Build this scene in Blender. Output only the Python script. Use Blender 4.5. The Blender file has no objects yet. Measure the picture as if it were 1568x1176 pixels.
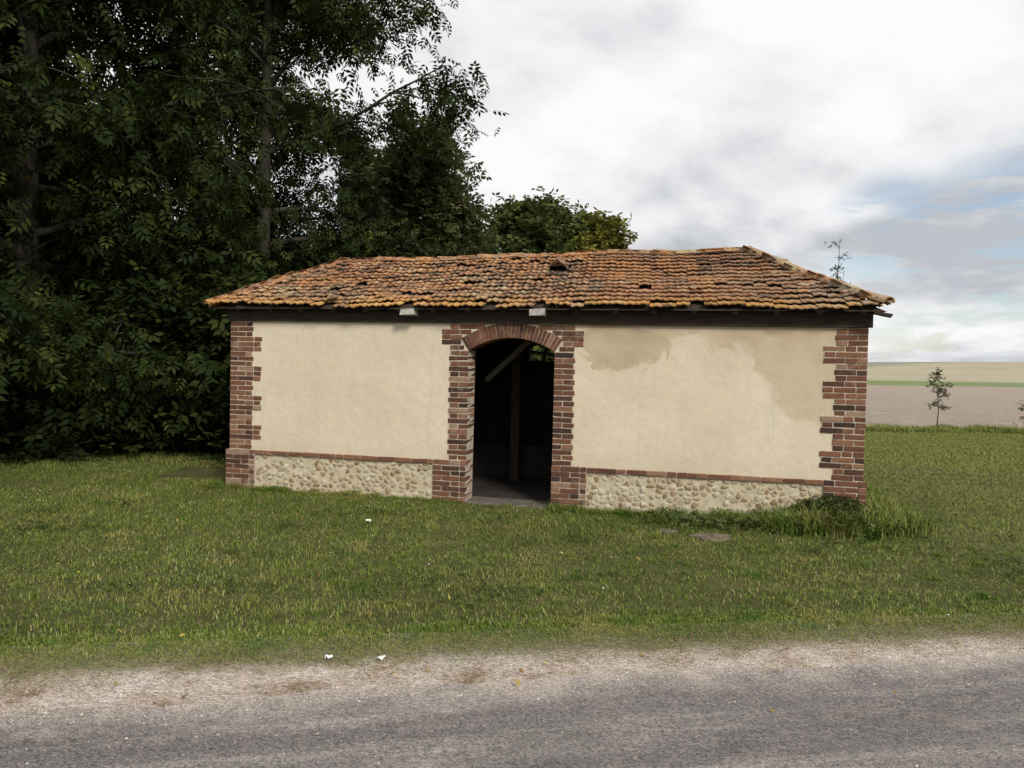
import bpy, math, random
import numpy as np
from mathutils import Vector, Matrix, noise as mnoise
R=math.radians
random.seed(4); 
scene=bpy.context.scene
COL=scene.collection

# ------------------------------------------------------------------ helpers
def new_obj(name, me, parent=None, loc=(0,0,0), rot=(0,0,0), sc=(1,1,1)):
    o=bpy.data.objects.new(name,me); COL.objects.link(o)
    o.location=loc; o.rotation_euler=rot; o.scale=sc
    if parent: o.parent=parent
    return o
def mesh_from(name, V, F, mats=(), rnd=None, midx=None, smooth=False):
    me=bpy.data.meshes.new(name); me.from_pydata([tuple(v) for v in V],[],[tuple(f) for f in F])
    for m in mats: me.materials.append(m)
    if rnd is not None:
        a=me.attributes.new('rnd','FLOAT','FACE'); a.data.foreach_set('value',np.array(rnd,dtype=np.float32))
    if midx is not None: me.polygons.foreach_set('material_index',np.array(midx,dtype=np.int32))
    if smooth: me.polygons.foreach_set('use_smooth',[True]*len(me.polygons))
    me.update(); return me
def quads_mesh(name, V, Q, mats=(), rnd=None, midx=None):
    V=np.asarray(V,dtype=np.float32); Q=np.asarray(Q,dtype=np.int32)
    me=bpy.data.meshes.new(name); n=len(Q)
    me.vertices.add(len(V)); me.vertices.foreach_set('co',V.ravel())
    me.loops.add(n*4); me.loops.foreach_set('vertex_index',Q.ravel())
    me.polygons.add(n); me.polygons.foreach_set('loop_start',np.arange(0,n*4,4,dtype=np.int32))
    for m in mats: me.materials.append(m)
    if rnd is not None:
        a=me.attributes.new('rnd','FLOAT','FACE'); a.data.foreach_set('value',np.asarray(rnd,dtype=np.float32))
    if midx is not None: me.polygons.foreach_set('material_index',np.asarray(midx,dtype=np.int32))
    me.update(calc_edges=True); me.validate(); return me
def fbm(x,y,s=1.0,o=3):
    return mnoise.fractal(Vector((x*s,y*s,3.3)),1.0,2.0,o)

class NT:
    def __init__(s,name,disp=False):
        s.m=bpy.data.materials.new(name); s.m.use_nodes=True; s.t=s.m.node_tree; s.t.nodes.clear()
        s.out=s.t.nodes.new('ShaderNodeOutputMaterial')
    def n(s,typ,**k):
        nd=s.t.nodes.new(typ)
        for a,b in k.items(): setattr(nd,a,b)
        return nd
    def l(s,a,b): s.t.links.new(a,b)
    def pos(s): 
        return s.n('ShaderNodeNewGeometry').outputs['Position']
    def obj(s):
        return s.n('ShaderNodeTexCoord').outputs['Object']
    def map(s,v,scale=(1,1,1),rot=(0,0,0),loc=(0,0,0)):
        m=s.n('ShaderNodeMapping'); m.inputs['Scale'].default_value=scale; m.inputs['Rotation'].default_value=rot; m.inputs['Location'].default_value=loc
        s.l(v,m.inputs['Vector']); return m.outputs[0]
    def noise(s,v,scale,detail=4,rough=.55,dist=0):
        n=s.n('ShaderNodeTexNoise'); n.inputs['Scale'].default_value=scale; n.inputs['Detail'].default_value=detail
        n.inputs['Roughness'].default_value=rough; n.inputs['Distortion'].default_value=dist
        s.l(v,n.inputs['Vector']); return n.outputs['Fac']
    def vor(s,v,scale,out='Distance',feature='F1'):
        n=s.n('ShaderNodeTexVoronoi',feature=feature); n.inputs['Scale'].default_value=scale
        s.l(v,n.inputs['Vector']); return n.outputs[out]
    def ramp(s,f,stops,interp='LINEAR'):
        r=s.n('ShaderNodeValToRGB'); e=r.color_ramp.elements; r.color_ramp.interpolation=interp
        while len(e)<len(stops): e.new(.5)
        for i,(p,c) in enumerate(stops):
            e[i].position=p; e[i].color=(c[0],c[1],c[2],1) if not isinstance(c,(int,float)) else (c,c,c,1)
        s.l(f,r.inputs[0]); return r.outputs[0]
    def mix(s,f,a,b,mode='MIX'):
        m=s.n('ShaderNodeMixRGB',blend_type=mode)
        for i,x in enumerate((f,a,b)):
            if isinstance(x,(int,float)): 
                m.inputs[i].default_value = x if i==0 else (x,x,x,1)
            elif isinstance(x,tuple): m.inputs[i].default_value=(x[0],x[1],x[2],1)
            else: s.l(x,m.inputs[i])
        return m.outputs[0]
    def math(s,op,a,b=0,c=0,clamp=False):
        m=s.n('ShaderNodeMath',operation=op); m.use_clamp=clamp
        for i,x in enumerate((a,b,c)):
            if isinstance(x,(int,float)): m.inputs[i].default_value=x
            else: s.l(x,m.inputs[i])
        return m.outputs[0]
    def sstep(s,v,a,b):
        m=s.n('ShaderNodeMapRange',interpolation_type='SMOOTHSTEP'); s.l(v,m.inputs[0])
        m.inputs[1].default_value=a; m.inputs[2].default_value=b; return m.outputs[0]
    def attr(s,name='rnd'):
        return s.n('ShaderNodeAttribute',attribute_name=name).outputs['Fac']
    def sep(s,v):
        x=s.n('ShaderNodeSeparateXYZ'); s.l(v,x.inputs[0]); return x.outputs
    def fin(s,col,rough=.9,bump=None,bstr=.5,bdist=.01,spec=.2,transl=0):
        p=s.n('ShaderNodeBsdfPrincipled')
        if isinstance(col,tuple): p.inputs['Base Color'].default_value=(*col,1)
        else: s.l(col,p.inputs['Base Color'])
        p.inputs['Roughness'].default_value=rough; p.inputs['Specular IOR Level'].default_value=spec
        if bump is not None:
            b=s.n('ShaderNodeBump'); b.inputs['Strength'].default_value=bstr; b.inputs['Distance'].default_value=bdist
            s.l(bump,b.inputs['Height']); s.l(b.outputs[0],p.inputs['Normal'])
        if transl:
            t=s.n('ShaderNodeBsdfTranslucent'); 
            if isinstance(col,tuple): t.inputs[0].default_value=(*col,1)
            else: s.l(col,t.inputs[0])
            mx=s.n('ShaderNodeMixShader'); mx.inputs[0].default_value=transl
            s.l(p.outputs[0],mx.inputs[1]); s.l(t.outputs[0],mx.inputs[2]); s.l(mx.outputs[0],s.out.inputs[0])
        else: s.l(p.outputs[0],s.out.inputs[0])
        return s.m

# ------------------------------------------------------------------ materials
def m_brick():
    t=NT('brick'); o=t.obj(); r=t.attr()
    c=t.ramp(r,[(0,(.06,.035,.028)),(.25,(.13,.060,.038)),(.55,(.205,.092,.052)),(.8,(.28,.138,.08)),(1,(.35,.23,.15))])
    n=t.noise(o,28,5,.7); c=t.mix(t.sstep(n,.35,.75),t.mix(1,c,.66,'MULTIPLY'),c)
    n2=t.noise(o,5,5,.65); c=t.mix(t.math('MULTIPLY',t.sstep(n2,.56,.74),.42),c,(.42,.36,.28))
    return t.fin(c,.92,t.noise(o,60,5,.7),.6,.008)
def m_mortar():
    t=NT('mortar'); o=t.obj(); n=t.noise(o,14,5,.65)
    return t.fin(t.ramp(n,[(.3,(.34,.28,.21)),(.7,(.58,.50,.39))]),.95,t.noise(o,90,4,.7),.6,.006)
def m_stone():
    t=NT('rubble_stone'); o=t.obj(); r=t.attr()
    c=t.ramp(r,[(0,(.34,.24,.14)),(.2,(.46,.37,.24)),(.6,(.57,.49,.35)),(.93,(.66,.60,.48)),(1,(.38,.22,.11))])
    n=t.noise(o,22,6,.7); c=t.mix(t.sstep(n,.35,.7),t.mix(1,c,(.66,.63,.56),'MULTIPLY'),c)
    return t.fin(c,.95,t.noise(o,45,6,.75),.9,.014)
def m_rubmortar():
    t=NT('rubble_mortar'); o=t.obj(); n=t.noise(o,9,6,.7)
    return t.fin(t.ramp(n,[(.3,(.43,.35,.23)),(.7,(.65,.57,.41))]),.95,t.noise(o,70,5,.75),.9,.012)
def m_plaster():
    t=NT('cream_render'); o=t.obj(); x,y,z=t.sep(o)
    base=t.ramp(t.noise(o,1.3,6,.62),[(.25,(.62,.52,.38)),(.5,(.69,.59,.435)),(.75,(.74,.645,.485))])
    fine=t.noise(o,130,4,.75); base=t.mix(t.sstep(fine,.3,.7),t.mix(1,base,.86,'MULTIPLY'),base)
    med=t.noise(o,14,5,.7); base=t.mix(t.sstep(med,.35,.65),t.mix(1,base,.95,'MULTIPLY'),base)
    nn=t.noise(o,2.3,6,.66,.8)
    nb=t.math('MULTIPLY',t.math('SUBTRACT',nn,.5),.8)
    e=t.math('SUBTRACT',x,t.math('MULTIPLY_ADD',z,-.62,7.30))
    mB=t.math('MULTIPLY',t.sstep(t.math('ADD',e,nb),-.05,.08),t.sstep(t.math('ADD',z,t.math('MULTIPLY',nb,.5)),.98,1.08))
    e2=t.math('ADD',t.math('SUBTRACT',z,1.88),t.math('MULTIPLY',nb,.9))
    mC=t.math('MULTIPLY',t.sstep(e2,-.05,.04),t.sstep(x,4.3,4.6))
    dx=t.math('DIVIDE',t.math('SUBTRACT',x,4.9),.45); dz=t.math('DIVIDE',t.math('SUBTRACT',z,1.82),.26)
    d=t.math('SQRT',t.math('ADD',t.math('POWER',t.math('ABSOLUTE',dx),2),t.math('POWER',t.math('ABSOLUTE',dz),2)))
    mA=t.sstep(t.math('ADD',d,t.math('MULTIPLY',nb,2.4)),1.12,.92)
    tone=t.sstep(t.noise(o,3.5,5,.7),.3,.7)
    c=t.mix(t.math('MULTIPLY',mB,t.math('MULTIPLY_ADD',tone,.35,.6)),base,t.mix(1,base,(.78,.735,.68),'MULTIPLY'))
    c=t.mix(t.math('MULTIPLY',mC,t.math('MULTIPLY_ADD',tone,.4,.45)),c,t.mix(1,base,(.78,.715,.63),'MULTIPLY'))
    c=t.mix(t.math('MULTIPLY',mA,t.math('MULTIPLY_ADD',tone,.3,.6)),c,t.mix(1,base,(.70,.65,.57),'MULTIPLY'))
    st=t.noise(t.map(o,(7,7,.6)),1,5,.65); c=t.mix(t.math('MULTIPLY',t.sstep(st,.52,.8),.32),c,(.42,.36,.28))
    low=t.sstep(t.math('ADD',z,t.math('MULTIPLY',nb,.5)),.68,.40); c=t.mix(t.math('MULTIPLY',low,.3),c,(.45,.37,.26))
    sp=t.noise(o,24,2,.5); c=t.mix(t.math('MULTIPLY',t.sstep(sp,.74,.8),.4),c,(.25,.19,.13))
    h=t.math('ADD',t.math('MULTIPLY',fine,.4),t.math('MULTIPLY',t.noise(o,7,5,.6),1.2))
    return t.fin(c,.93,h,.6,.014)
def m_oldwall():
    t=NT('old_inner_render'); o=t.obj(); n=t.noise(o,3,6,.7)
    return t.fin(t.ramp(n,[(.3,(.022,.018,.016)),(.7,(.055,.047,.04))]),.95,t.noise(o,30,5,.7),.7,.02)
def m_wood(nm,a,b):
    t=NT(nm); o=t.obj(); n=t.noise(t.map(o,(3,14,14)),2,6,.7)
    return t.fin(t.ramp(n,[(.3,a),(.7,b)]),.85,n,.6,.01)
def m_tile():
    t=NT('clay_roof_tile'); o=t.obj(); r=t.attr(); x,y,z=t.sep(o)
    c=t.ramp(r,[(0,(.06,.040,.032)),(.18,(.16,.080,.052)),(.40,(.28,.125,.068)),(.62,(.38,.172,.083)),(.85,(.46,.25,.12)),(1,(.45,.35,.21))])
    n=t.noise(o,17,6,.72); c=t.mix(t.sstep(n,.34,.58),t.mix(1,c,(.55,.52,.5),'MULTIPLY'),c)
    g=t.noise(o,1.1,6,.68,.5); c=t.mix(t.math('MULTIPLY',t.sstep(g,.45,.62),.55),c,(.25,.18,.115))
    g2=t.noise(t.map(o,(1,1,1),loc=(5,2,8)),1.7,6,.7,.5); c=t.mix(t.math('MULTIPLY',t.sstep(g2,.50,.62),.55),c,(.54,.25,.085))
    s=t.noise(o,34,4,.65); c=t.mix(t.math('MULTIPLY',t.sstep(s,.55,.66),.75),c,(.52,.40,.20))
    s2=t.noise(t.map(o,(1,1,1),loc=(3,7,1)),24,4,.7); c=t.mix(t.math('MULTIPLY',t.sstep(s2,.55,.65),.65),c,(.38,.36,.30))
    s3=t.noise(t.map(o,(1,1,1),loc=(9,1,4)),13,4,.7); c=t.mix(t.math('MULTIPLY',t.sstep(s3,.59,.67),.75),c,(.035,.026,.02))
    e=t.math('MULTIPLY',t.sstep(z,2.42,2.24),t.sstep(t.noise(o,4,4),.34,.54)); c=t.mix(t.math('MULTIPLY',e,.6),c,(.55,.29,.07))
    hr=t.math('MULTIPLY',t.sstep(x,6.3,7.0),t.sstep(t.noise(o,9,4),.42,.58)); c=t.mix(t.math('MULTIPLY',hr,.5),c,(.37,.345,.27))
    return t.fin(c,.9,t.noise(o,55,5,.7),.8,.01,spec=.12)
def m_simple(nm,col,rough=.8,var=.3,scale=20,transl=0):
    t=NT(nm); o=t.obj(); n=t.noise(o,scale,4,.6)
    c=t.ramp(n,[(.3,tuple(k*(1-var) for k in col)),(.7,tuple(min(1,k*(1+var)) for k in col))])
    return t.fin(c,rough,n,.3,.005,transl=transl)
def m_leaf(nm,stops,transl=.22):
    t=NT(nm); r=t.attr(); c=t.ramp(r,stops)
    p=t.noise(t.pos(),.55,3); c=t.mix(t.sstep(p,.4,.65),t.mix(1,c,(.66,.70,.62),'MULTIPLY'),c)
    return t.fin(c,.7,spec=.12,transl=transl)
def m_bark():
    t=NT('bark'); o=t.obj(); n=t.noise(t.map(o,(8,8,1.5)),2,6,.7)
    return t.fin(t.ramp(n,[(.3,(.025,.022,.016)),(.7,(.075,.065,.05))]),.95,n,1,.03)
def m_grass():
    t=NT('grass_blades'); p=t.pos(); r=t.attr()
    c=t.ramp(r,[(0,(.070,.115,.016)),(.5,(.128,.185,.027)),(.82,(.20,.24,.045)),(.9,(.32,.29,.11)),(1,(.46,.38,.20))])
    n=t.noise(p,1.3,6,.66,.5); x,y,z=t.sep(p)
    c=t.mix(t.math('MULTIPLY',t.sstep(n,.49,.64),.65),c,(.31,.265,.09))
    n1=t.noise(t.map(p,(1,1,1),loc=(4,8,0)),3.3,4,.6); c=t.mix(t.math('MULTIPLY',t.sstep(n1,.54,.64),.65),c,(.075,.155,.024))
    n2=t.noise(p,.6,4); c=t.mix(t.sstep(n2,.40,.6),t.mix(1,c,(.78,.82,.70),'MULTIPLY'),c)
    n3=t.noise(t.map(p,(1,1,1),loc=(14,3,0)),2.1,5,.7); c=t.mix(t.math('MULTIPLY',t.sstep(n3,.62,.70),.7),c,(.30,.23,.12))
    far=t.sstep(x,3.0,7); c=t.mix(t.math('MULTIPLY',far,.55),c,(.27,.285,.08))
    edge=t.sstep(t.math('SUBTRACT',y,t.math('MULTIPLY',x,.156)),4.35,3.85); c=t.mix(t.math('MULTIPLY',edge,.35),c,(.28,.23,.12))
    return t.fin(c,.7,spec=.1)
def m_ground():
    t=NT('ground_surface'); p=t.pos(); x,y,z=t.sep(p)
    lawn=t.ramp(t.noise(p,2,6,.7),[(.3,(.075,.08,.025)),(.55,(.12,.12,.04)),(.75,(.20,.155,.08))])
    litter_shade=t.math('MULTIPLY',t.sstep(y,10.6,12.5),t.sstep(x,-2.2,-3.8)); lawn=t.mix(litter_shade,lawn,(.028,.024,.014))  # dark litter under the left trees, with canopy shade put into its colour
    fn=t.noise(t.map(p,(.25,2.2,1)),1,6,.75); field=t.ramp(fn,[(.3,(.32,.25,.19)),(.5,(.39,.32,.25)),(.7,(.47,.395,.32))])
    cl=t.noise(p,3.5,6,.8); field=t.mix(t.sstep(cl,.35,.6),t.mix(1,field,.70,'MULTIPLY'),field)
    yn=t.math('ADD',t.math('SUBTRACT',y,t.math('MULTIPLY',x,.05)),t.math('MULTIPLY',t.math('SUBTRACT',t.noise(p,.8,4),.5),1.6))
    c=t.mix(t.sstep(yn,19.6,20.2),lawn,field)
    strip=t.ramp(t.noise(t.map(p,(.02,.2,1)),1,4),[(.3,(.15,.20,.075)),(.7,(.21,.25,.10))])
    y2=t.math('SUBTRACT',y,t.math('MULTIPLY',x,.35))
    c=t.mix(t.sstep(y2,66,72),c,strip)
    hill=t.ramp(t.noise(t.map(p,(.01,.05,1)),1,4),[(.3,(.34,.295,.20)),(.7,(.42,.37,.25))])
    c=t.mix(t.sstep(y2,98,108),c,hill)
    far=t.ramp(t.noise(p,.004,4),[(.4,(.13,.16,.12)),(.6,(.26,.25,.19))]); c=t.mix(t.sstep(y,480,560),c,far)
    return t.fin(c,.95,t.noise(p,9,8,.75),1,.08)
def m_road():
    t=NT('asphalt'); p=t.pos(); 
    q=t.map(p,(1,1,1),(0,0,-.178))
    n=t.noise(t.map(q,(.35,3.2,1)),1,6,.66,.4)
    c=t.ramp(n,[(.3,(.145,.130,.126)),(.5,(.20,.181,.173)),(.66,(.32,.29,.265))])
    sp=t.n('ShaderNodeTexVoronoi'); sp.inputs['Scale'].default_value=130; t.l(p,sp.inputs['Vector']); v=sp.outputs['Distance']
    cr=t.sep(sp.outputs['Color'])[0]
    c=t.mix(t.sstep(cr,.55,.95),c,t.mix(1,c,(1.5,1.43,1.35),'MULTIPLY'))
    c=t.mix(t.sstep(cr,.35,.05),c,t.mix(1,c,.58,'MULTIPLY'))
    b=t.noise(p,38,5,.8); c=t.mix(t.sstep(b,.4,.62),t.mix(1,c,.8,'MULTIPLY'),c)
    b2=t.noise(t.map(q,(1,2.2,1)),2.2,6,.75); c=t.mix(t.sstep(b2,.48,.68),c,t.mix(1,c,(1.28,1.24,1.18),'MULTIPLY'))
    b3=t.noise(t.map(q,(.8,1.6,1),loc=(3,5,0)),1.1,6,.7); c=t.mix(t.sstep(b3,.50,.64),c,t.mix(1,c,.80,'MULTIPLY'))
    x,y,z=t.sep(q)
    edge=t.math('MULTIPLY',t.sstep(t.math('ADD',y,t.math('MULTIPLY',t.noise(p,2.2,6,.7),.9)),3.62,4.12),.9)
    c=t.mix(edge,c,t.mix(t.sstep(cr,.2,.8),(.33,.27,.22),(.56,.49,.43)))
    h=t.math('SUBTRACT',t.noise(p,120,3,.7),t.math('MULTIPLY',v,.8))
    return t.fin(c,.88,h,.8,.006,spec=.2)
def m_verge():
    t=NT('verge_gravel'); p=t.pos(); x,y,z=t.sep(p)
    n=t.noise(p,2.4,7,.72,.3); c=t.ramp(n,[(.36,(.25,.185,.12)),(.46,(.44,.355,.28)),(.60,(.57,.49,.42))])
    in_=t.sstep(t.math('SUBTRACT',y,t.math('MULTIPLY',x,.156)),3.80,4.05); c=t.mix(t.math('MULTIPLY',in_,.8),c,(.17,.14,.075))
    sp=t.n('ShaderNodeTexVoronoi'); sp.inputs['Scale'].default_value=75; t.l(p,sp.inputs['Vector']); cr=t.sep(sp.outputs['Color'])[0]
    c=t.mix(t.sstep(cr,.5,.95),c,t.mix(1,c,1.3,'MULTIPLY')); c=t.mix(t.sstep(cr,.45,.05),c,t.mix(1,c,.65,'MULTIPLY'))
    return t.fin(c,.95,t.math('SUBTRACT',t.noise(p,60,5,.75),sp.outputs['Distance']),1,.010)

BR,MO,ST,RM,PL,OW,TI=m_brick(),m_mortar(),m_stone(),m_rubmortar(),m_plaster(),m_oldwall(),m_tile()
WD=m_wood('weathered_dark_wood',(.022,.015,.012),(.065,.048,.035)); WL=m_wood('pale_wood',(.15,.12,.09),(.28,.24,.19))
ZN=m_simple('grey_board',(.40,.38,.34)); BK=m_bark(); GR=m_grass()
LF_D=m_leaf('leaf_dark',[(0,(.013,.021,.006)),(.6,(.034,.048,.012)),(.93,(.070,.084,.018)),(1,(.22,.18,.03))])
LF_O=m_leaf('leaf_olive',[(0,(.05,.056,.022)),(.6,(.105,.112,.045)),(1,(.19,.18,.08))],.35)
LF_G=m_leaf('leaf_green',[(0,(.05,.07,.022)),(.7,(.105,.13,.038)),(1,(.19,.19,.05))])
LF_Y=m_leaf('leaf_yellowing',[(0,(.08,.09,.022)),(.6,(.20,.195,.04)),(1,(.34,.28,.05))],.3)

# ------------------------------------------------------------------ building
bd=Vector((7.256,-1.61,0)); ang=math.atan2(bd.y,bd.x)
P0=Vector((-3.556,9.24,0)); L=7.43; D=3.0
barn=bpy.data.objects.new('brick_barn',None); COL.objects.link(barn); barn.location=P0; barn.rotation_euler=(0,0,ang)
def w(s,t,z=0):
    v=Vector((s,t,z)); v.rotate(Matrix.Rotation(ang,3,'Z')); return v+P0

class Boxes:
    def __init__(s): s.V=[];s.F=[];s.r=[]
    def box(s,x0,x1,y0,y1,z0,z1,r=None,j=0,M=None):
        r=random.random() if r is None else r
        b=len(s.V); J=lambda: random.uniform(-j,j)
        for z in (z0,z1):
            for (x,y) in ((x0,y0),(x1,y0),(x1,y1),(x0,y1)):
                v=Vector((x+J(),y+J(),z+J())); s.V.append(M@v if M else v)
        for f in ((0,3,2,1),(4,5,6,7),(0,1,5,4),(1,2,6,5),(2,3,7,6),(3,0,4,7)):
            s.F.append(tuple(b+i for i in f)); s.r.append(r)
    def obj(s,name,mats,parent=barn,bev=0):
        o=new_obj(name,mesh_from(name,s.V,s.F,mats,s.r),parent)
        if bev:
            m=o.modifiers.new('b','BEVEL'); m.width=bev; m.segments=2; m.limit_method='ANGLE'
        return o

WT=2.14; dx0,dx1=3.115,4.135; zs=1.73; crown=1.885
cx=(dx0+dx1)/2; hw=(dx1-dx0)/2; rise=crown-zs; RR=(hw*hw+rise*rise)/(2*rise); cz=crown-RR; ha=math.asin(hw/RR)
out=[(0,-.2),(dx0,-.2),(dx0,zs)]
for i in range(1,14):
    a=-ha+2*ha*i/14; out.append((cx+RR*math.sin(a),cz+RR*math.cos(a)))
out+=[(dx1,zs),(dx1,-.2),(L,-.2),(L,WT),(0,WT)]
n=len(out); V=[(x,0,z) for x,z in out]+[(x,.3,z) for x,z in out]
F=[tuple(range(n)),tuple(reversed(range(n,2*n)))]+[(i,i+n,(i+1)%n+n,(i+1)%n) for i in range(n)]
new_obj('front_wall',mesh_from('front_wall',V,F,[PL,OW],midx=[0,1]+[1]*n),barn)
B=Boxes()
B.box(.002,.3,.3,D,-.2,WT); B.box(L-.3,L-.002,.3,D,-.2,WT)
B.box(.3,3.2,D-.3,D,-.2,WT);B.box(3.85,L-.3,D-.3,D,-.2,WT);B.box(3.2,3.85,D-.3,D,-.2,1.63);B.box(3.2,3.30,D-.3,D,1.63,WT)
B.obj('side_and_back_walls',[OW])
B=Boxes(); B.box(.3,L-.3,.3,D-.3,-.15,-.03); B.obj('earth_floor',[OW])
C=.0615; bk=Boxes(); mo=Boxes()
def course(xa,xb,z,yf,yd,start,h=C):
    lens=[.22,.11] if start else [.11,.22]; x=xa;i=0
    while x<xb-.02:
        l=lens[i%2]; e=min(x+l,xb)
        if xb-e<.05: e=xb
        bk.box(x+.005,e-.005,yf+random.uniform(-.004,.003),yd,z+.0055,z+h-.0055,min(1,max(0,random.gauss(.47,.27))),.0028)
        x=e;i+=1
k=0; z=-.18
while z<WT-.03:
    wide=(k//3)%2==0; low=z<.40
    h=min(C,WT-z)
    wd=(.43 if wide else .31)+random.uniform(-.012,.012)
    if low: wd=.37
    course(-.035 if low else -.006, wd,z,-.045 if low else -.010,.28,k%2,h)
    course(L-wd-(.02 if low else 0), L+(.035 if low else .006),z,-.045 if low else -.010,.28,(k+1)%2,h)
    if z<zs-.02:
        pw=.40 if low else .22+.02*(k%2); h2=min(C,zs-z)
        course(dx0-pw,dx0+.006,z,-.045 if low else -.010,.29,k%2,h2)
        course(dx1-.006,dx1+pw,z,-.045 if low else -.010,.29,(k+1)%2,h2)
    z+=C;k+=1
z=zs; k=0
AR=.165; oR=RR+AR
while z<2.0:
    zm=z+C/2
    if zm<cz+oR*math.cos(ha): fr=(zm-zs)/(cz+oR*math.cos(ha)-zs); off=hw+fr*AR*math.sin(ha)+.03
    else: off=math.sqrt(max(0,oR**2-(zm-cz)**2))+.012
    wd=.33 if 1.76<z<1.95 else .23
    if wd+hw-off>.04:
        course(cx-hw-wd,cx-off,z,-.010,.2,k%2); course(cx+off,cx+hw+wd,z,-.010,.2,(k+1)%2)
    z+=C;k+=1
NV=26
for i in range(NV):
    a=-ha*1.0+2*ha*(i+.5)/NV; 
    M=Matrix.Translation((cx,0,cz))@Matrix.Rotation(a,4,'Y')
    b=len(bk.V); wi=2*ha*RR/NV*.5-.003; wo=2*ha*oR/NV*.5-.004; r=min(1,max(0,random.gauss(.36,.2)))
    for y in (-.013+random.uniform(-.002,.002),.29):
        for (x,zz) in ((-wi,RR-.004),(wi,RR-.004),(wo,oR),(-wo,oR)): bk.V.append(M@Vector((x,y,zz)))
    for f in ((0,1,2,3),(7,6,5,4),(0,4,5,1),(1,5,6,2),(2,6,7,3),(3,7,4,0)): bk.F.append(tuple(b+q for q in f)); bk.r.append(r)
for (a,b_) in ((.375,dx0-.405),(dx1+.405,L-.395)):
    x=a
    while x<b_-.03:
        e=min(x+random.choice([.21,.22,.22,.11]),b_)
        bk.box(x+.004,e-.004,-.05,.1,.385,.428,min(1,max(0,random.gauss(.66,.18))),.004); x=e
    mo.box(a,b_,-.040,.1,.380,.422)
bk.obj('bricks',[BR],bev=.004)
mo.box(-.001,.30,-.004,.05,.40,WT-.001); mo.box(L-.30,L+.001,-.004,.05,.40,WT-.001)
z=-.18;k=0
while z<WT-.03:
    if (k//3)%2==0 and z>.38:
        e=min(z+C,WT-.002); mo.box(.29,.424,-.0045,.05,z,e); mo.box(L-.424,L-.29,-.0045,.05,z,e)
    z+=C;k+=1
for (a,b_) in ((-.03,.368),(L-.388,L+.03),(dx0-.398,dx0+.001),(dx1-.001,dx1+.398)): mo.box(a,b_,-.037,.27,-.2,.425)
mo.box(dx0-.228,dx0+.001,-.004,.28,.425,zs); mo.box(dx1-.001,dx1+.228,-.004,.28,.425,zs)
mo.box(dx0-.325,dx0-.05,-.0035,.1,1.80,1.96); mo.box(dx1+.05,dx1+.325,-.0035,.1,1.80,1.96)
mo.box(dx0-.226,dx0-.05,-.0043,.1,zs,1.81); mo.box(dx1+.05,dx1+.226,-.0043,.1,zs,1.81)
mo.obj('mortar',[MO])
n=18;V=[];F=[]
for i in range(n+1):
    a=-ha+2*ha*i/n
    for rr in (RR+.001,oR-.003):
        for y in (-.005,.28): V.append((cx+rr*math.sin(a),y,cz+rr*math.cos(a)))
for i in range(n):
    a=i*4; F+=[(a,a+4,a+6,a+2),(a,a+1,a+5,a+4),(a+2,a+6,a+7,a+3)]
new_obj('arch_mortar',mesh_from('arch_mortar',V,F,[MO]),barn)
def clip(poly,p,q):
    m=((p[0]+q[0])/2,(p[1]+q[1])/2); d=(q[0]-p[0],q[1]-p[1]); o=[]
    f=lambda v:(v[0]-m[0])*d[0]+(v[1]-m[1])*d[1]
    for i in range(len(poly)):
        a,b=poly[i],poly[(i+1)%len(poly)]; fa,fb=f(a),f(b)
        if fa<=0:o.append(a)
        if (fa<0<fb) or (fb<0<fa):
            t=fa/(fa-fb); o.append((a[0]+t*(b[0]-a[0]),a[1]+t*(b[1]-a[1])))
    return o
SV=[];SF=[];SR=[]
pb=Boxes()
for (xa,xb) in ((.38,dx0-.41),(dx1+.41,L-.40)):
    pb.box(xa-.01,xb+.01,-.020,.05,-.2,.383)
    pts=[];zz=-.12;row=0
    while zz<.40:
        x=xa+random.uniform(0,.08)
        rh=random.uniform(.042,.066)
        while x<xb:
            pts.append((x,zz+random.uniform(-.02,.02))); x+=random.uniform(.045,.15)
        zz+=rh
    for i,p in enumerate(pts):
        if random.random()<.16: continue
        poly=[(xa,-.17),(xb,-.17),(xb,.378),(xa,.378)]
        for j,q in enumerate(pts):
            if i!=j and abs(q[0]-p[0])<.5: poly=clip(poly,p,q)
            if len(poly)<3:break
        if len(poly)<3: continue
        c=(sum(v[0] for v in poly)/len(poly),sum(v[1] for v in poly)/len(poly))
        for _ in range(2):
            poly=[((1-k)*poly[i2][0]+k*poly[(i2+1)%len(poly)][0],(1-k)*poly[i2][1]+k*poly[(i2+1)%len(poly)][1]) for i2 in range(len(poly)) for k in (.25,.75)]
        jit=[random.uniform(.84,1.08) for _ in poly]
        base=len(SV); m=len(poly); hh=random.uniform(.0,.014); tx,tz=random.uniform(-.1,.1),random.uniform(-.15,.1)
        s0=random.uniform(.72,.93)
        for (sc,yy) in ((s0,.0),(s0*.95,-.020-hh*.6),(s0*.74,-.021-hh)):
            for (v,jj) in zip(poly,jit):
                vx=c[0]+(v[0]-c[0])*sc*jj; vz=c[1]+(v[1]-c[1])*sc*jj
                SV.append((vx,yy+((vx-c[0])*tx+(vz-c[1])*tz if yy<0 else 0),vz))
        r=random.random()
        for rg in range(2):
            for q in range(m): SF.append((base+rg*m+q,base+rg*m+(q+1)%m,base+(rg+1)*m+(q+1)%m,base+(rg+1)*m+q)); SR.append(r)
        SF.append(tuple(base+2*m+q for q in range(m))); SR.append(r)
new_obj('rubble_stones',mesh_from('rubble_stones',SV,SF,[ST],SR,smooth=True),barn)
pb.obj('plinth_mortar',[RM])
tb=Boxes(); tb.box(dx0+.01,dx1-.01,-.10,.3,-.12,-.035,j=.008); tb.obj('stone_threshold',[m_simple('threshold_stone',(.13,.11,.09),.95,.4,12)],bev=.01)
tb=Boxes()
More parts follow.
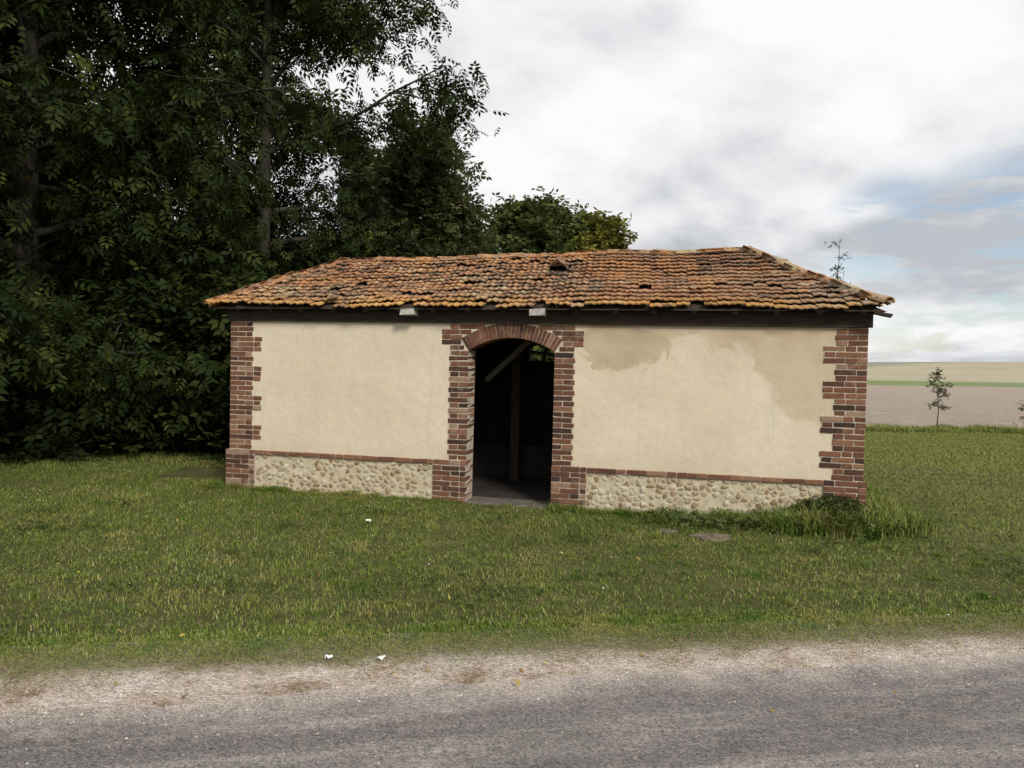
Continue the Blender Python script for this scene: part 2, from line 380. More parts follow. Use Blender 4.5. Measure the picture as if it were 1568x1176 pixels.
tb.box(-.03,L+.03,-.04,.13,2.045,2.205,j=.006)  # front wall plate, made deep and dark to stand in for eave shadow too
tb.box(-.05,L+.05,D-.15,D+.02,WT+.002,WT+.09)
tb.box(.05,.2,.15,D-.15,WT+.004,WT+.09); tb.box(L-.2,L-.05,.15,D-.15,WT+.004,WT+.09)
for s in (2.41,4.9): tb.box(s-.07,s+.07,.14,D,2.0,2.14)
for s in np.arange(.2,L,.42):
    ln=min(1.8, (s+.1)*1.9, (L+.05-s)*1.4)
    M=Matrix.Translation((s,-.17,WT+.045))@Matrix.Rotation(R(24.5),4,'X'); tb.box(-.03,.03,0,ln,-.03,.03,M=M)
tb.box(3.3,3.42,1.5,1.62,-.03,2.6)
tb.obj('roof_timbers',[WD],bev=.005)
tb=Boxes()
def beam(p,q,th):
    p,q=Vector(p),Vector(q); M=Matrix.Translation(p)@(q-p).to_track_quat('X','Z').to_matrix().to_4x4(); tb.box(0,(q-p).length,-th/2,th/2,-th/2,th/2,M=M)
beam((3.0,1.3,1.35),(3.75,1.3,2.05),.07)
beam((2.9,.9,1.93),(4.6,2.2,2.08),.08)
beam((3.25,D-.15,1.78),(3.85,D-.1,1.70),.05)
beam((3.5,D-.25,1.60),(3.62,D-.1,2.1),.045)
tb.obj('brace_timbers',[WL],bev=.004)
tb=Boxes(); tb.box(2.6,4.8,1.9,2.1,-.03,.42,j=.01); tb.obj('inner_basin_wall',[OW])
tb=Boxes(); tb.box(2.33,2.50,-.20,-.042,2.13,2.20,j=.008); tb.box(3.86,4.04,-.20,-.042,2.13,2.205,j=.008)
tb.obj('eave_boards',[ZN],bev=.003)

# ---- roof
ov=.2; ez=2.235
def sag(x,y):
    return .012*math.sin(x*1.7+.6)+.008*math.sin(x*4.1+2)-.028*math.exp(-((x-3.9)/.7)**2)*max(.2,1-y)-.03*math.exp(-((x-1.5)/.35)**2)*max(0,(1.0-y))+.024*fbm(x,y,1.6)*(.6 if y>1.2 else 1)
E=[Vector((-.2,-ov,ez-.005)),Vector((L+.12,-ov,ez+.01)),Vector((L+.12,D+ov,ez+.01)),Vector((-.2,D+ov,ez-.01))]
RA=Vector((.77,1.5,2.965)); RB=Vector((6.35,1.5,3.075))
deck_V=[v+Vector((0,0,-.045)) for v in E]+[RA+Vector((0,0,-.07)),RB+Vector((0,0,-.07))]
new_obj('roof_deck',mesh_from('roof_deck',deck_V,[(0,1,5,4),(1,2,5),(2,3,4,5),(3,0,4)],[WD]),barn)
TV=[];TF=[];TR=[]
def tile(P,U,S,N,wd,ln,r,curve=.012,th=.014):
    b=len(TV); xs=[-.5,-.3,0,.3,.5]; hs=[.35,-.2,1,-.2,.35]
    for (f,lift) in ((0,.030),(1,.002)):
        for x,h in zip(xs,hs): TV.append(P+U*(x*wd)+S*(f*ln)+N*(lift+h*curve))
    for x,h in zip(xs,hs): TV.append(P+U*(x*wd)+N*(.030+h*curve-th)+S*.002)
    for i in range(4):
        TF.append((b+i,b+i+1,b+6+i,b+5+i)); TR.append(r)
        TF.append((b+10+i,b+11+i,b+1+i,b+i)); TR.append(max(0,r-.25))
    TF.append((b+0,b+5,b+10)); TR.append(r); TF.append((b+4,b+14,b+9)); TR.append(r)
def slope(A,Bp,Cc,Dd,tw,exp,skip=None,front=False):
    Um=(Bp-A).normalized(); mid=((Dd+Cc)/2-(A+Bp)/2); S0=mid-Um*mid.dot(Um); sl=S0.length; S=S0.normalized(); N=Um.cross(S).normalized()
    rows=int(sl/exp)+1
    for j in range(rows):
        f=j*exp/sl
        if f>.99: continue
        a=A.lerp(Dd,f); b_=Bp.lerp(Cc,f); ln=(b_-a).length; U=(b_-a).normalized()
        x=-tw*.5*(j%2)+random.uniform(-.01,.01)
        while x<ln:
            px=x+tw/2
            if -.02<px<ln+.02:
                P=a+U*px; P=P+Vector((0,0,sag(P.x,P.y)))
                if not(skip and skip(P,j)):
                    calm=1 if P.x<4.3 else .5
                    rot=Matrix.Rotation(random.gauss(0,.05*calm),3,N); U2=rot@U; S2=rot@S
                    big=fbm(P.x*1.0,P.z*3,1.1,3)
                    r=.55+.38*big+random.gauss(0,.2*calm+.05)
                    if j==0: r+=.1
                    if random.random()<.08*calm: r=random.uniform(0,.12)
                    r=min(1,max(0,r))
                    off=S*random.gauss(0,.014*calm)+N*abs(random.gauss(0,.008*calm))
                    if j==0: off=off-S*abs(random.gauss(0,.026))
                    if random.random()<.05*calm: off-=S*.04
                    tile(P+off,U2,S2,N,tw*.985,exp*1.25,r,curve=.009 if P.x>4.4 else .015)
            x+=tw
def skp(P,j):
    if j in (9,10) and abs(P.x-3.97)<.13: return True
    if j==0 and (1.34<P.x<1.54 or 3.4<P.x<3.5 or 2.36<P.x<2.45 or 3.9<P.x<4.0 or 5.6<P.x<5.7): return True
    if (j==3 and abs(P.x-2.3)<.06) or (j==6 and abs(P.x-1.6)<.06) or (j==4 and abs(P.x-5.1)<.06): return True
    return False
slope(E[0],E[1],RB,RA,.142,.128,skp)
slope(E[1],E[2],RB,RB,.142,.128); slope(E[2],E[3],RA,RB,.142,.128); slope(E[3],E[0],RA,RA,.142,.128)
S=Vector((0,1.7,.8)).normalized(); N=Vector((0,-.8,1.7)).normalized()
def half_round(P,Q,r0,cnt,rb):
    d=(Q-P).normalized(); side=d.cross(Vector((0,0,1))).normalized(); up=side.cross(d).normalized(); ln=(Q-P).length/cnt
    for i in range(cnt):
        s=P+d*(ln*i-.02); e=P+d*(ln*(i+1)+.02); jx=random.gauss(0,.009)
        s=s+Vector((0,0,sag(s.x,s.y)+random.gauss(0,.007))); e=e+Vector((0,0,sag(e.x,e.y)+random.gauss(0,.007)))
        rr=min(1,max(0,random.gauss(rb,.2))); b=len(TV); K=8
        for (c,ra) in ((s,r0*1.1),(e,r0*.93)):
            for th in (0,.016):
                for q in range(K+1):
                    a=math.pi*q/K; TV.append(c+side*((ra-th)*math.cos(a)+jx)+up*((ra-th)*math.sin(a)*.8))
        n1=K+1
        for q in range(K):
            TF.append((b+q,b+q+1,b+2*n1+q+1,b+2*n1+q)); TR.append(rr)
            TF.append((b+q,b+n1+q,b+n1+q+1,b+q+1)); TR.append(rr*.6)
            TF.append((b+2*n1+q,b+2*n1+q+1,b+3*n1+q+1,b+3*n1+q)); TR.append(rr*.6)
up=Vector((0,0,.005))
half_round(RA+up,RB+up,.07,19,.65)
half_round(E[0]+up,RA+up,.07,7,.5); half_round(E[1]+up,RB+up,.075,7,.8); half_round(E[2]+up,RB+up,.08,7,.5); half_round(E[3]+up,RA+up,.08,7,.5)
vp=Vector((3.97,1.0,ez+1.0*.45+.14))+Vector((0,0,sag(3.97,1.0)))
for sg in (-1,1):
    rot=Matrix.Rotation(sg*.75,3,S); tile(vp+Vector((sg*.065,0,.02)),rot@Vector((1,0,0)),S,rot@N,.17,.26,.45 if sg<0 else .3,curve=0,th=.02)
for (s,t_,a,r) in ((4.25,.85,.6,.1),(6.35,1.2,.4,.95),(6.6,.7,.5,.8),(7.25,.1,.5,.9),(7.3,0,-.4,.3),(1.45,-.15,.3,.2),(6.1,1.3,.9,.3),(5.7,.2,.3,.9),(6.9,.3,.7,.95),(6.8,.9,.2,.9)):
    z=ez+(t_+.2)*.45+.04; rot=Matrix.Rotation(a,3,N); tile(Vector((s,t_,z)),rot@Vector((1,0,0)),rot@S,N,.14,.16,r)
for i in range(5):
    rot=Matrix.Rotation(random.gauss(0,.3),3,Vector((0,1,0))); tile(Vector((3.35+.1*i,D-.12,1.86+random.uniform(-.02,.04))),rot@Vector((1,0,0)),rot@Vector((0,.3,1)).normalized(),Vector((0,-1,.3)).normalized(),.12,.16,random.uniform(.5,.8))
new_obj('roof_tiles',mesh_from('roof_tiles',TV,TF,[TI],TR),barn)
gb=Boxes(); M=Matrix.Translation(E[1]+Vector((-.12,.0,-.05)))@Matrix.Rotation(R(12),4,'Y'); gb.box(0,.17,-.03,.03,-.02,.01,M=M,j=.006); gb.obj('eave_lead_flap',[WD])

# ------------------------------------------------------------------ ground
def hgt(x,y):
    e=y-(4.4+.16*x); f=min(1,max(0,e/2.0))
    z=f*(.018*math.sin(x*.9+1)*math.sin(y*.7)+.012*fbm(x,y,.6)-.055) if e<60 else -.05
    sx=min(1,max(0,(x-175)/160)); sy=min(1,max(0,(y-130)/280)); 
    z+=9.5*(sx*sx*(3-2*sx))*(sy*sy*(3-2*sy))
    return z
def axis(near0,near1,st,mn,mx):
    a=list(np.arange(near0,near1,st)); x=near1;s=st
    while x<mx: a.append(x); s*=1.14; x+=s
    a.append(mx); x=near0-st; s=st; b=[]
    while x>mn: b.append(x); s*=1.14; x-=s
    b.append(mn); return b[::-1]+a
xs=axis(-12,18,.5,-2500,3500); ys=axis(-4,24,.5,-600,4500)
V=[(x,y,hgt(x,y)) for y in ys for x in xs]; nx=len(xs)
F=[(j*nx+i,j*nx+i+1,(j+1)*nx+i+1,(j+1)*nx+i) for j in range(len(ys)-1) for i in range(nx-1)]
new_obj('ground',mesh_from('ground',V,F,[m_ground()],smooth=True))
gedge=lambda x:3.84+.156*x+.10*fbm(x,0,.7,2)+.05*fbm(x,5,4,3)
aedge=lambda x:3.58+.178*x+.07*fbm(x,9,1.1,3)+.03*fbm(x,2,9,2)
X=[-70,-40,-25]+list(np.arange(-15,15,.06))+[25,40,70]
def ribbon(name,f0,f1,z,mat,seg=4):
    V=[];F=[]
    for x in X:
        for k in range(seg+1): V.append((x,f0(x)+(f1(x)-f0(x))*k/seg,z))
    for i in range(len(X)-1):
        for k in range(seg):
            a=i*(seg+1)+k; F.append((a,a+seg+1,a+seg+2,a+1))
    return new_obj(name,mesh_from(name,V,F,[mat]))
VG=m_verge()
ribbon('verge',lambda x:3.3+.178*x,lambda x:4.32+.156*x,.006,VG)
ribbon('road',lambda x:-1.9+.178*x,aedge,.012,m_road())
ribbon('verge',lambda x:-2.5+.178*x,lambda x:-1.8+.178*x,.006,VG)
PV=[];PF=[];PR=[]
for i in range(11000):
    x=random.uniform(-4,6); a,b_=aedge(x),gedge(x); y=random.uniform(a-.15,b_+.06) if random.random()<.8 else a-abs(random.gauss(0,.35))
    s=random.uniform(.0015,.0045) if random.random()<.975 else random.uniform(.005,.009); b=len(PV)
    zb=.012 if y<a else .007
    for d in ((1,0,0),(0,1,0),(-1,0,0),(0,-1,0),(0,0,.8),(0,0,-.3)): 
        PV.append((x+d[0]*s*random.uniform(.7,1.3),y+d[1]*s*random.uniform(.7,1.3),zb+d[2]*s))
    r=random.random()
    for f in ((0,1,4),(1,2,4),(2,3,4),(3,0,4)): PF.append(tuple(b+q for q in f)); PR.append(r)
t=NT('pebble'); PM=t.fin(t.ramp(t.attr(),[(0,(.18,.15,.125)),(.5,(.40,.34,.29)),(1,(.62,.56,.49))]),.9)
new_obj('gravel',mesh_from('gravel',PV,PF,[PM],PR))

# ------------------------------------------------------------------ grass
def blades_mesh(name,nb,rad,hmin,hmax,wid,seed,lean=.5,mat=GR,square=False):
    rg=np.random.default_rng(seed)
    if square:
        bx=(rg.random(nb)-.5)*rad; by=(rg.random(nb)-.5)*rad; fall=np.ones(nb)
    else:
        rr=rad*np.sqrt(rg.random(nb)); th=rg.random(nb)*2*np.pi; bx=rr*np.cos(th); by=rr*np.sin(th); fall=1-.45*(rr/rad)**3
    base=np.stack([bx,by,np.full(nb,-.005)],1)
    h=rg.uniform(hmin,hmax,nb)*fall; az=rg.random(nb)*2*np.pi; ln=rg.uniform(0,lean,nb)+.08
    d=np.stack([np.cos(az),np.sin(az),0*az],1); s=np.stack([-np.sin(az),np.cos(az),0*az],1); up=np.array([0,0,1.])
    ww=wid*rg.uniform(.6,1.4,nb)
    m=base+up*(h*.6)[:,None]+d*(h*ln*.4)[:,None]; t=base+up*(h*(1-.3*ln))[:,None]+d*(h*ln*1.2)[:,None]
    W=(s*ww[:,None])/2
    V=np.stack([base-W,base+W,m+W*.8,m-W*.8,t+W*.12,t-W*.12],1).reshape(-1,3)
    i=np.arange(nb)[:,None]*6; Q=np.concatenate([i+np.array([[0,1,2,3]]),i+np.array([[3,2,4,5]])],0)
    r=rg.random(nb); return quads_mesh(name,V,Q,[mat],np.concatenate([r,r]))
TS=.5
gs=[blades_mesh('grass_sq_%d'%i,850,TS*1.04,.012,.042,.0045,i,1.1,square=True) for i in range(6)]
gf=[blades_mesh('grass_far_%d'%i,420,TS*1.04,.02,.05,.007,50+i,1.0,square=True) for i in range(4)]
gm=[blades_mesh('grass_c_%d'%i,330,.2,.015,.045,.0045,10+i,1.0) for i in range(4)]
gt=[blades_mesh('grass_t%d'%i,150,.11,.06,.17,.0055,20+i,.8) for i in range(3)]
lawn=bpy.data.objects.new('grass',None); COL.objects.link(lawn)
inv=Matrix.Rotation(-ang,3,'Z')
def inside(x,y,m=.0):
    v=inv@(Vector((x,y,0))-P0); return -m<v.x<L+m and -m<v.y<D+m
cnt=0
def putg(me,x,y,s=1,zs_=1,rot=None):
    global cnt
    o=bpy.data.objects.new('clump',me); COL.objects.link(o); o.parent=lawn
    o.location=(x,y,hgt(x,y)); o.rotation_euler=(0,0,random.random()*6.28 if rot is None else rot); o.scale=(s,s,s*zs_); cnt+=1
j=int(3/TS)
while j*TS<21.5:
    y=j*TS
    for i in range(int((-.82*y-1.2)/TS),int((.8*y+1.5)/TS)):
        x=i*TS; ge=max(gedge(x-.25),gedge(x),gedge(x+.25))
        v=inv@(Vector((x,y,0))-P0)
        if y-.27<ge+.03: continue
        if y>9.4 and -1.2<v.x<L+.2 and v.y>.3: continue
        if inside(x,y,-.3): continue
        if x<-4.3 and y>12.3: continue
        hf=max(.5,1+.6*fbm(x,y,.9,3))
        putg(random.choice(gs if y<11 else gf),x,y,1,hf,random.randrange(4)*math.pi/2)
    j+=1
x=-6
while x<8:
    ge=gedge(x)
    for q in range(7):
        yy=ge-.05+q*.09+random.uniform(-.05,.05)
        if random.random()<(.55,.8,.92,.97,1,1,1)[q]: putg(random.choice(gm),x+random.uniform(-.06,.06),yy,random.uniform(.25,.42)+.10*q,.95)
    if random.random()<.3: putg(random.choice(gm),x+random.uniform(-.05,.05),ge-random.uniform(.03,.2),random.uniform(.12,.28),1.1)
    x+=.10
for i in range(190):
    s=random.uniform(-.3,L+.3)
    if dx0-.05<s<dx1+.05 and random.random()<.8: continue
    p=w(s,random.uniform(-.2,-.05)); putg(random.choice(gt),p.x,p.y,random.uniform(.4,1.0)*(1 if s>4 else .8),random.uniform(.4,1.0))
for i in range(110):
    p=w(random.gauss(7.1,.3),random.uniform(-.5,-.05)); putg(random.choice(gt),p.x,p.y,random.uniform(.9,2.1))
for i in range(40):
    p=w(random.uniform(5.4,6.8),random.uniform(-.35,-.05)); putg(random.choice(gt),p.x,p.y,random.uniform(.6,1.2))
for i in range(110):
    p=w(random.uniform(7.5,8.0),random.uniform(-.1,2.8)); putg(random.choice(gt),p.x,p.y,random.uniform(.9,1.8))
for i in range(300):
    y=random.uniform(4.4,9); x=random.uniform(-.7,.75)*y
    if not inside(x,y,.1) and y>gedge(x)+.15: putg(random.choice(gt),x,y,random.uniform(.2,.45))
for i in range(420):
    x=random.uniform(5,18); y=20+.05*x+random.uniform(-.7,.5); putg(random.choice(gt),x,y,random.uniform(1,2),random.uniform(.4,1))

# ------------------------------------------------------------------ trees
def compound(npair=4,wd=.16,ll=.42):
    q=[]
    def lf(p,a,l,drop):
        d=np.array([math.cos(a),math.sin(a),-drop]); s=np.array([-math.sin(a),math.cos(a),0.])
        q.append([p,p+d*l*.45+s*l*wd*1.1+np.array([0,0,.03]),p+d*l,p+d*l*.45-s*l*wd*1.1+np.array([0,0,.03])])
    for k in range(npair):
        x=.25+.65*k/(npair-1); p=np.array([x,0,-.25*x*x])
        lf(p,1.05,ll*(.8+.4*math.sin(x*3)),.35); lf(p,-1.05,ll*(.8+.4*math.sin(x*3)),.35)
    lf(np.array([.95,0,-.23]),0,ll,.4); return np.array(q)
def simple_leaf(k=3):
    q=[]
    for i in range(k):
        a=(i-(k-1)/2)*.9; d=np.array([math.cos(a),math.sin(a),-.2*i%.5]); s=np.array([-math.sin(a),math.cos(a),.0]); p=d*.15
        q.append([p,p+d*.4+s*.22,p+d*.85,p+d*.4-s*.22])
    return np.array(q)
TPL_C=compound(3,.2,.5); TPL_S=simple_leaf(4)
def leaves(centres,L0,tpl,rg,droop=.5):
    n=len(centres); yaw=rg.random(n)*2*np.pi; pit=rg.normal(droop,.4,n); rol=rg.normal(0,.5,n); s=L0*rg.uniform(.65,1.25,n)
    cy,sy=np.cos(yaw),np.sin(yaw); cp,sp=np.cos(pit),np.sin(pit); cr,sr=np.cos(rol),np.sin(rol); z=0*yaw;o=z+1
    Rz=np.stack([cy,-sy,z,sy,cy,z,z,z,o],1).reshape(n,3,3); Ry=np.stack([cp,z,sp,z,o,z,-sp,z,cp],1).reshape(n,3,3); Rx=np.stack([o,z,z,z,cr,-sr,z,sr,cr],1).reshape(n,3,3)
    M=Rz@Ry@Rx*s[:,None,None]
    P=tpl.reshape(-1,3); V=np.einsum('nij,kj->nki',M,P)+centres[:,None,:]
    k=len(tpl); r=np.repeat(rg.random(n)*.75,k)+rg.random(n*k)*.25
    return V.reshape(-1,3), r
def tree(name,loc,H,cr,tr,seed,nl,nleaf,L0,mat,cb=.3,tpl=None,sig=.3,prof=None,lean=(0,0),tips=True,droop=.5,multi=1,nsub=7):
    rg=np.random.default_rng(seed); tpl=TPL_C if tpl is None else tpl
    V=[];Q=[]; centres=[];wts=[]
    def tube(pts,rads,k=6):
        b=len(V)
        for i,(p,r) in enumerate(zip(pts,rads)):
            d=pts[min(i+1,len(pts)-1)]-pts[max(i-1,0)]; d=d/(np.linalg.norm(d)+1e-9); a=np.cross(d,[.3,.9,.1]); a/=np.linalg.norm(a); c=np.cross(d,a)
            for q in range(k):
                t=2*math.pi*q/k; V.append(p+r*(a*math.cos(t)+c*math.sin(t)))
        for i in range(len(pts)-1):
            for q in range(k): Q.append((b+i*k+q,b+i*k+(q+1)%k,b+(i+1)*k+(q+1)%k,b+(i+1)*k+q))
    prof=prof or (lambda f: math.sin(math.pi*min(1,.12+.88*f)**.8)**.6 if f<1 else 0)
    for mt in range(multi):
        top=H*(.92 if mt==0 else rg.uniform(.6,.85)); off=np.array([0,0,0.]) if multi==1 else np.array([rg.normal(0,.25),rg.normal(0,.25),0])*min(1,cr)
        ln=np.array([lean[0]+(rg.normal(0,.1)*min(1,cr) if multi>1 else 0),lean[1]+(rg.normal(0,.1)*min(1,cr) if multi>1 else 0)])
        K=10; tp=[]
        wob=rg.normal(0,.025*H**.5,(K,2)).cumsum(0)*.6
        for i in range(K):
            f=i/(K-1); tp.append(off+np.array([ln[0]*f*H+wob[i,0]*f,ln[1]*f*H+wob[i,1]*f,f*top-.1]))
        tp=np.array(tp); tube(tp,[tr*(1.25 if i==0 else 1)*(1-i/(K-1)*.85)/multi**.4 for i in range(K)],8)
        for li in range(nl//multi):
            f=(li+rg.random())/(nl//multi); hf=cb+(.97-cb)*f
            x=hf*(K-1); i0=min(K-2,int(x)); base=tp[i0]+(tp[i0+1]-tp[i0])*(x-i0)
            az=li*2.4+rg.normal(0,.4); ll=cr*prof(f)*rg.uniform(.65,1.12); el=.15+.75*f+rg.normal(0,.12)
            d=np.array([math.cos(az)*math.cos(el),math.sin(az)*math.cos(el),math.sin(el)])
            pts=[base]; p=base.copy(); n=7
            for k in range(n):
                d=d+rg.normal(0,.10,3)+np.array([0,0,-.05]); d/=np.linalg.norm(d); p=p+d*ll/n; pts.append(p.copy())
            r0=tr*.38*(1-.6*f)/multi**.3; tube(pts,[r0*(1-.85*i/n)+.004 for i in range(n+1)],5)
            for sb in range(nsub):
                t=rg.uniform(.25,1); j=min(n-1,int(t*n)); q=pts[j]; sd=d+rg.normal(0,.75,3); sd[2]-=.1; sd/=np.linalg.norm(sd); sl=ll*rg.uniform(.18,.42)
                sp=[q]; pp=q.copy()
                for k in range(4):
                    sd=sd+rg.normal(0,.18,3)+np.array([0,0,-.09]); sd/=np.linalg.norm(sd); pp=pp+sd*sl/4; sp.append(pp.copy())
                    centres.append(pp.copy()); wts.append(.6+k*.3)
                tube(sp,[min(.018,tr*.15)*(1-.8*i/4)+.002 for i in range(5)],4)
    C=np.array(centres); wt=np.array(wts); wt*=rg.uniform(.1,1.6,len(wt)); wt/=wt.sum()
    idx=rg.choice(len(C),nleaf,p=wt); cen=C[idx]+rg.normal(0,1,(nleaf,3))*np.array([sig,sig,sig*.75])
    cen=cen[cen[:,2]>.05]
    LV,lr=leaves(cen,L0,tpl,rg,droop)
    V=np.array(V); nq=len(Q); base=len(V)
    LQ=np.arange(len(LV)).reshape(-1,4)+base
    me=quads_mesh(name,np.concatenate([V,LV]),np.concatenate([np.array(Q),LQ]),[BK,mat],np.concatenate([np.zeros(nq),lr]),np.concatenate([np.zeros(nq),np.ones(len(LQ))]))
    return new_obj(name,me,loc=loc)
bushp=lambda f: math.sin(math.pi*(.25+.7*f))**.5
full=lambda f: math.sin(math.pi*(.3+.6*f))**.5
t1=tree('walnut_tree',(-8.0,12.0,0),12.5,4.3,.24,1,36,16500,.25,LF_D,.10,sig=.34,nsub=10)
t2=tree('ash_tree',(-5.5,16.0,0),14,4.1,.20,2,38,14000,.25,LF_D,.2,sig=.30,nsub=9)
t3=tree('walnut_tree',(-11.2,12.6,0),12,4.6,.24,3,32,12000,.27,LF_D,.08,sig=.38,nsub=9)
t4=tree('willow_tree',(-2.35,18.5,0),8.0,1.75,.11,8,34,12000,.17,LF_O,.2,tpl=TPL_S,sig=.24,prof=full,lean=(.03,0))
t5=tree('ash_tree',(-7.2,19.5,0),13,3.8,.2,5,26,3400,.28,LF_D,.2,sig=.33)
for i,(x,y,me,s) in enumerate([(-14,20,t3.data,1.1),(-18,16,t1.data,1.1),(-11,26,t2.data,.5),(-19,28,t5.data,1.1),(-4.6,23,t4.data,1.05)]):
    new_obj('ash_tree' if i<4 else 'willow_tree',me,loc=(x,y,0),rot=(0,0,1.3*i+.7),sc=(s,s,s))
b1=tree('hazel_bush',(-5.6,12.6,0),3.0,1.7,.06,11,22,5200,.2,LF_D,.03,tpl=TPL_S,sig=.25,prof=bushp,multi=3)
b2=tree('hazel_bush',(-8.6,11.3,0),2.4,1.8,.06,12,22,5200,.18,LF_D,.03,tpl=TPL_S,sig=.25,prof=bushp,multi=3)
for i,(x,y,s,k) in enumerate([(-7.0,12.2,.8,0),(-10.5,10.8,.9,0),(-7.3,14.4,1.1,0),(-11,13,1.1,0),(-4.2,15,1.2,1),(-13.5,14,1.3,1),(-2.5,16,1.2,0),(-8.5,17,1.6,1),(-5.5,18,1.5,0),(-12,18,1.8,0),(-16,16,1.7,1),(-3,23,1.5,1),(-16,22,2.3,0),(-9,23,2.0,1),(-20,21,2.3,1),(-6,24,1.6,0)]):
    new_obj('hazel_bush',(b1,b2)[k].data,loc=(x,y,0),rot=(0,0,i*1.1),sc=(s,s,s))
tree('maple_tree',(-1.9,31,0),7.2,2.3,.18,21,34,9000,.32,LF_G,.2,tpl=TPL_S,sig=.33,prof=full)
tree('maple_tree',(.7,33,0),8.9,2.5,.18,22,38,12000,.32,LF_G,.2,tpl=TPL_S,sig=.33,prof=full)
tree('robinia_tree',(3.4,33,0),8.3,2.2,.16,23,36,10000,.32,LF_Y,.2,tpl=TPL_S,sig=.32,prof=full)
tree('elder_sapling',(5.65,13,0),4.4,.36,.03,35,21,130,.07,LF_O,.55,tpl=TPL_S,sig=.05,multi=3,prof=lambda f:.9,nsub=4)
tree('field_shrub',(12.2,20.9,0),1.9,.38,.018,32,8,150,.09,LF_O,.35,tpl=TPL_S,sig=.06,multi=1)
tree('field_shrub',(15.3,20.8,0),1.1,.9,.03,34,16,1300,.11,LF_G,.05,tpl=TPL_S,sig=.12,multi=2,prof=bushp)
rg=np.random.default_rng(9); cen=[]
for i in range(5200):
    x=rg.uniform(300,900); hh=3.2+1.6*math.sin(x*.03)+1.2*math.sin(x*.11)
    cen.append((x,900+rg.normal(0,6),rg.uniform(0,max(1,hh))))
LV,lr=leaves(np.array(cen),2.2,TPL_S,rg); new_obj('distant_tree_line',quads_mesh('dtl',LV,np.arange(len(LV)).reshape(-1,4),[m_simple('distant_foliage',(.10,.12,.12))]))
def weeds(name,fn,n,L0,mat,seed):
    rg=np.random.default_rng(seed); c=np.array([fn(rg) for _ in range(n)]); LV,lr=leaves(c,L0,TPL_S,rg,.1)
    new_obj(name,quads_mesh(name,LV,np.arange(len(LV)).reshape(-1,4),[mat],lr))
def f1(rg):
    s=rg.normal(7.05,.3); t=-abs(rg.normal(0,.22))-.06; h=rg.uniform(.0,.36)*math.exp(-((s-7.15)/.5)**2)*(1+t)-.03; p=w(s,t,max(-.02,h)); return tuple(p)
weeds('nettle_weeds',f1,1200,.065,LF_G,1)
def f2(rg):
    s=rg.normal(5.9,.4); t=-.45+rg.normal(0,.15); p=w(s,t,abs(rg.normal(.0,.04))-.01); return tuple(p)
weeds('bramble_weeds',f2,300,.055,LF_G,2)
cs=[(random.uniform(-5,6),random.uniform(4.6,8.2)) for _ in range(34)]
def f3(rg):
    c=cs[rg.integers(len(cs))]; x=c[0]+rg.normal(0,.14); y=c[1]+rg.normal(0,.10); return (x,y,hgt(x,y)+.02+rg.random()*.02)
weeds('clover_patches',f3,900,.035,LF_G,3)
t=NT('dead_leaf'); DL=t.fin(t.ramp(t.attr(),[(0,(.09,.05,.025)),(.5,(.22,.13,.05)),(1,(.42,.32,.07))]),.8)
def f4(rg):
    y=rg.uniform(3.3,9); x=rg.uniform(-.72,.72)*y
    return (x,y,hgt(x,y)+.04 if y>gedge(x) else .022)
rg=np.random.default_rng(7); c=np.array([f4(rg) for _ in range(150)]); c=np.array([q for q in c if not inside(q[0],q[1],.05)])
LV,lr=leaves(c,.045,TPL_S[1:2],rg,0); new_obj('fallen_leaves',quads_mesh('fl',LV,np.arange(len(LV)).reshape(-1,4),[DL],lr))
FV=[];FF=[];FR=[]
for i in range(80):
    y=random.uniform(4.6,9); x=random.uniform(-.7,.72)*y
    if inside(x,y,.05) or y<gedge(x)+.1: continue
    b=len(FV); s=random.uniform(.005,.010); z=.05+hgt(x,y)
    for q in range(8): FV.append((x+s*math.cos(q*.785),y+s*math.sin(q*.785),z+random.uniform(0,.006)))
    FF.append(tuple(range(b,b+8))); FR.append(random.random())
t=NT('petal'); FM=t.fin(t.ramp(t.attr(),[(0,(.6,.6,.56)),(.5,(.62,.5,.03))],'CONSTANT'),.7)
new_obj('lawn_flowers',mesh_from('fw',FV,FF,[FM],FR))
PPR=m_simple('paper',(.72,.72,.70),.8,.08)
for (x,y,s) in ((-.93,3.80,.02),(-.655,3.80,.018),(-1.38,7.15,.028)):
    V=[];F=[]
    for j in range(5):
        for i in range(5): V.append((x+(i-2)*s*.5+random.uniform(-.003,.003),y+(j-2)*s*.4,.024+(hgt(x,y)+.03 if y>4 else 0)+random.uniform(0,.02)))
    F=[(j*5+i,j*5+i+1,j*5+i+6,j*5+i+5) for j in range(4) for i in range(4)]
    new_obj('paper_scrap',mesh_from('paper',V,F,[PPR]))
# one flat irregular slab, half sunk in the grass, and a fragment
SL=m_simple('slab',(.15,.12,.095),.95,.55,9)
for (x,y,a,b_,sd_) in ((1.97,7.05,.21,.17,1),(1.60,7.30,.10,.07,2)):
    rr_=random.Random(sd_); V=[];k=15;g0=hgt(x,y); rad=[rr_.uniform(.72,1.12) for _ in range(k)]
    for zz,sc in ((-.02,1.03),(.012,1),(.020,.9),(.022,.45)):
        for q in range(k):
            a_=6.283*q/k; rr=sc*rad[q]; V.append((x+a*rr*math.cos(a_),y+b_*rr*math.sin(a_),g0+zz+rr_.uniform(-.003,.003)))
    F=[(r*k+q,r*k+(q+1)%k,(r+1)*k+(q+1)%k,(r+1)*k+q) for r in range(3) for q in range(k)]+[tuple(3*k+q for q in range(k))]
    new_obj('flat_stone',mesh_from('flat_stone',V,F,[SL]))

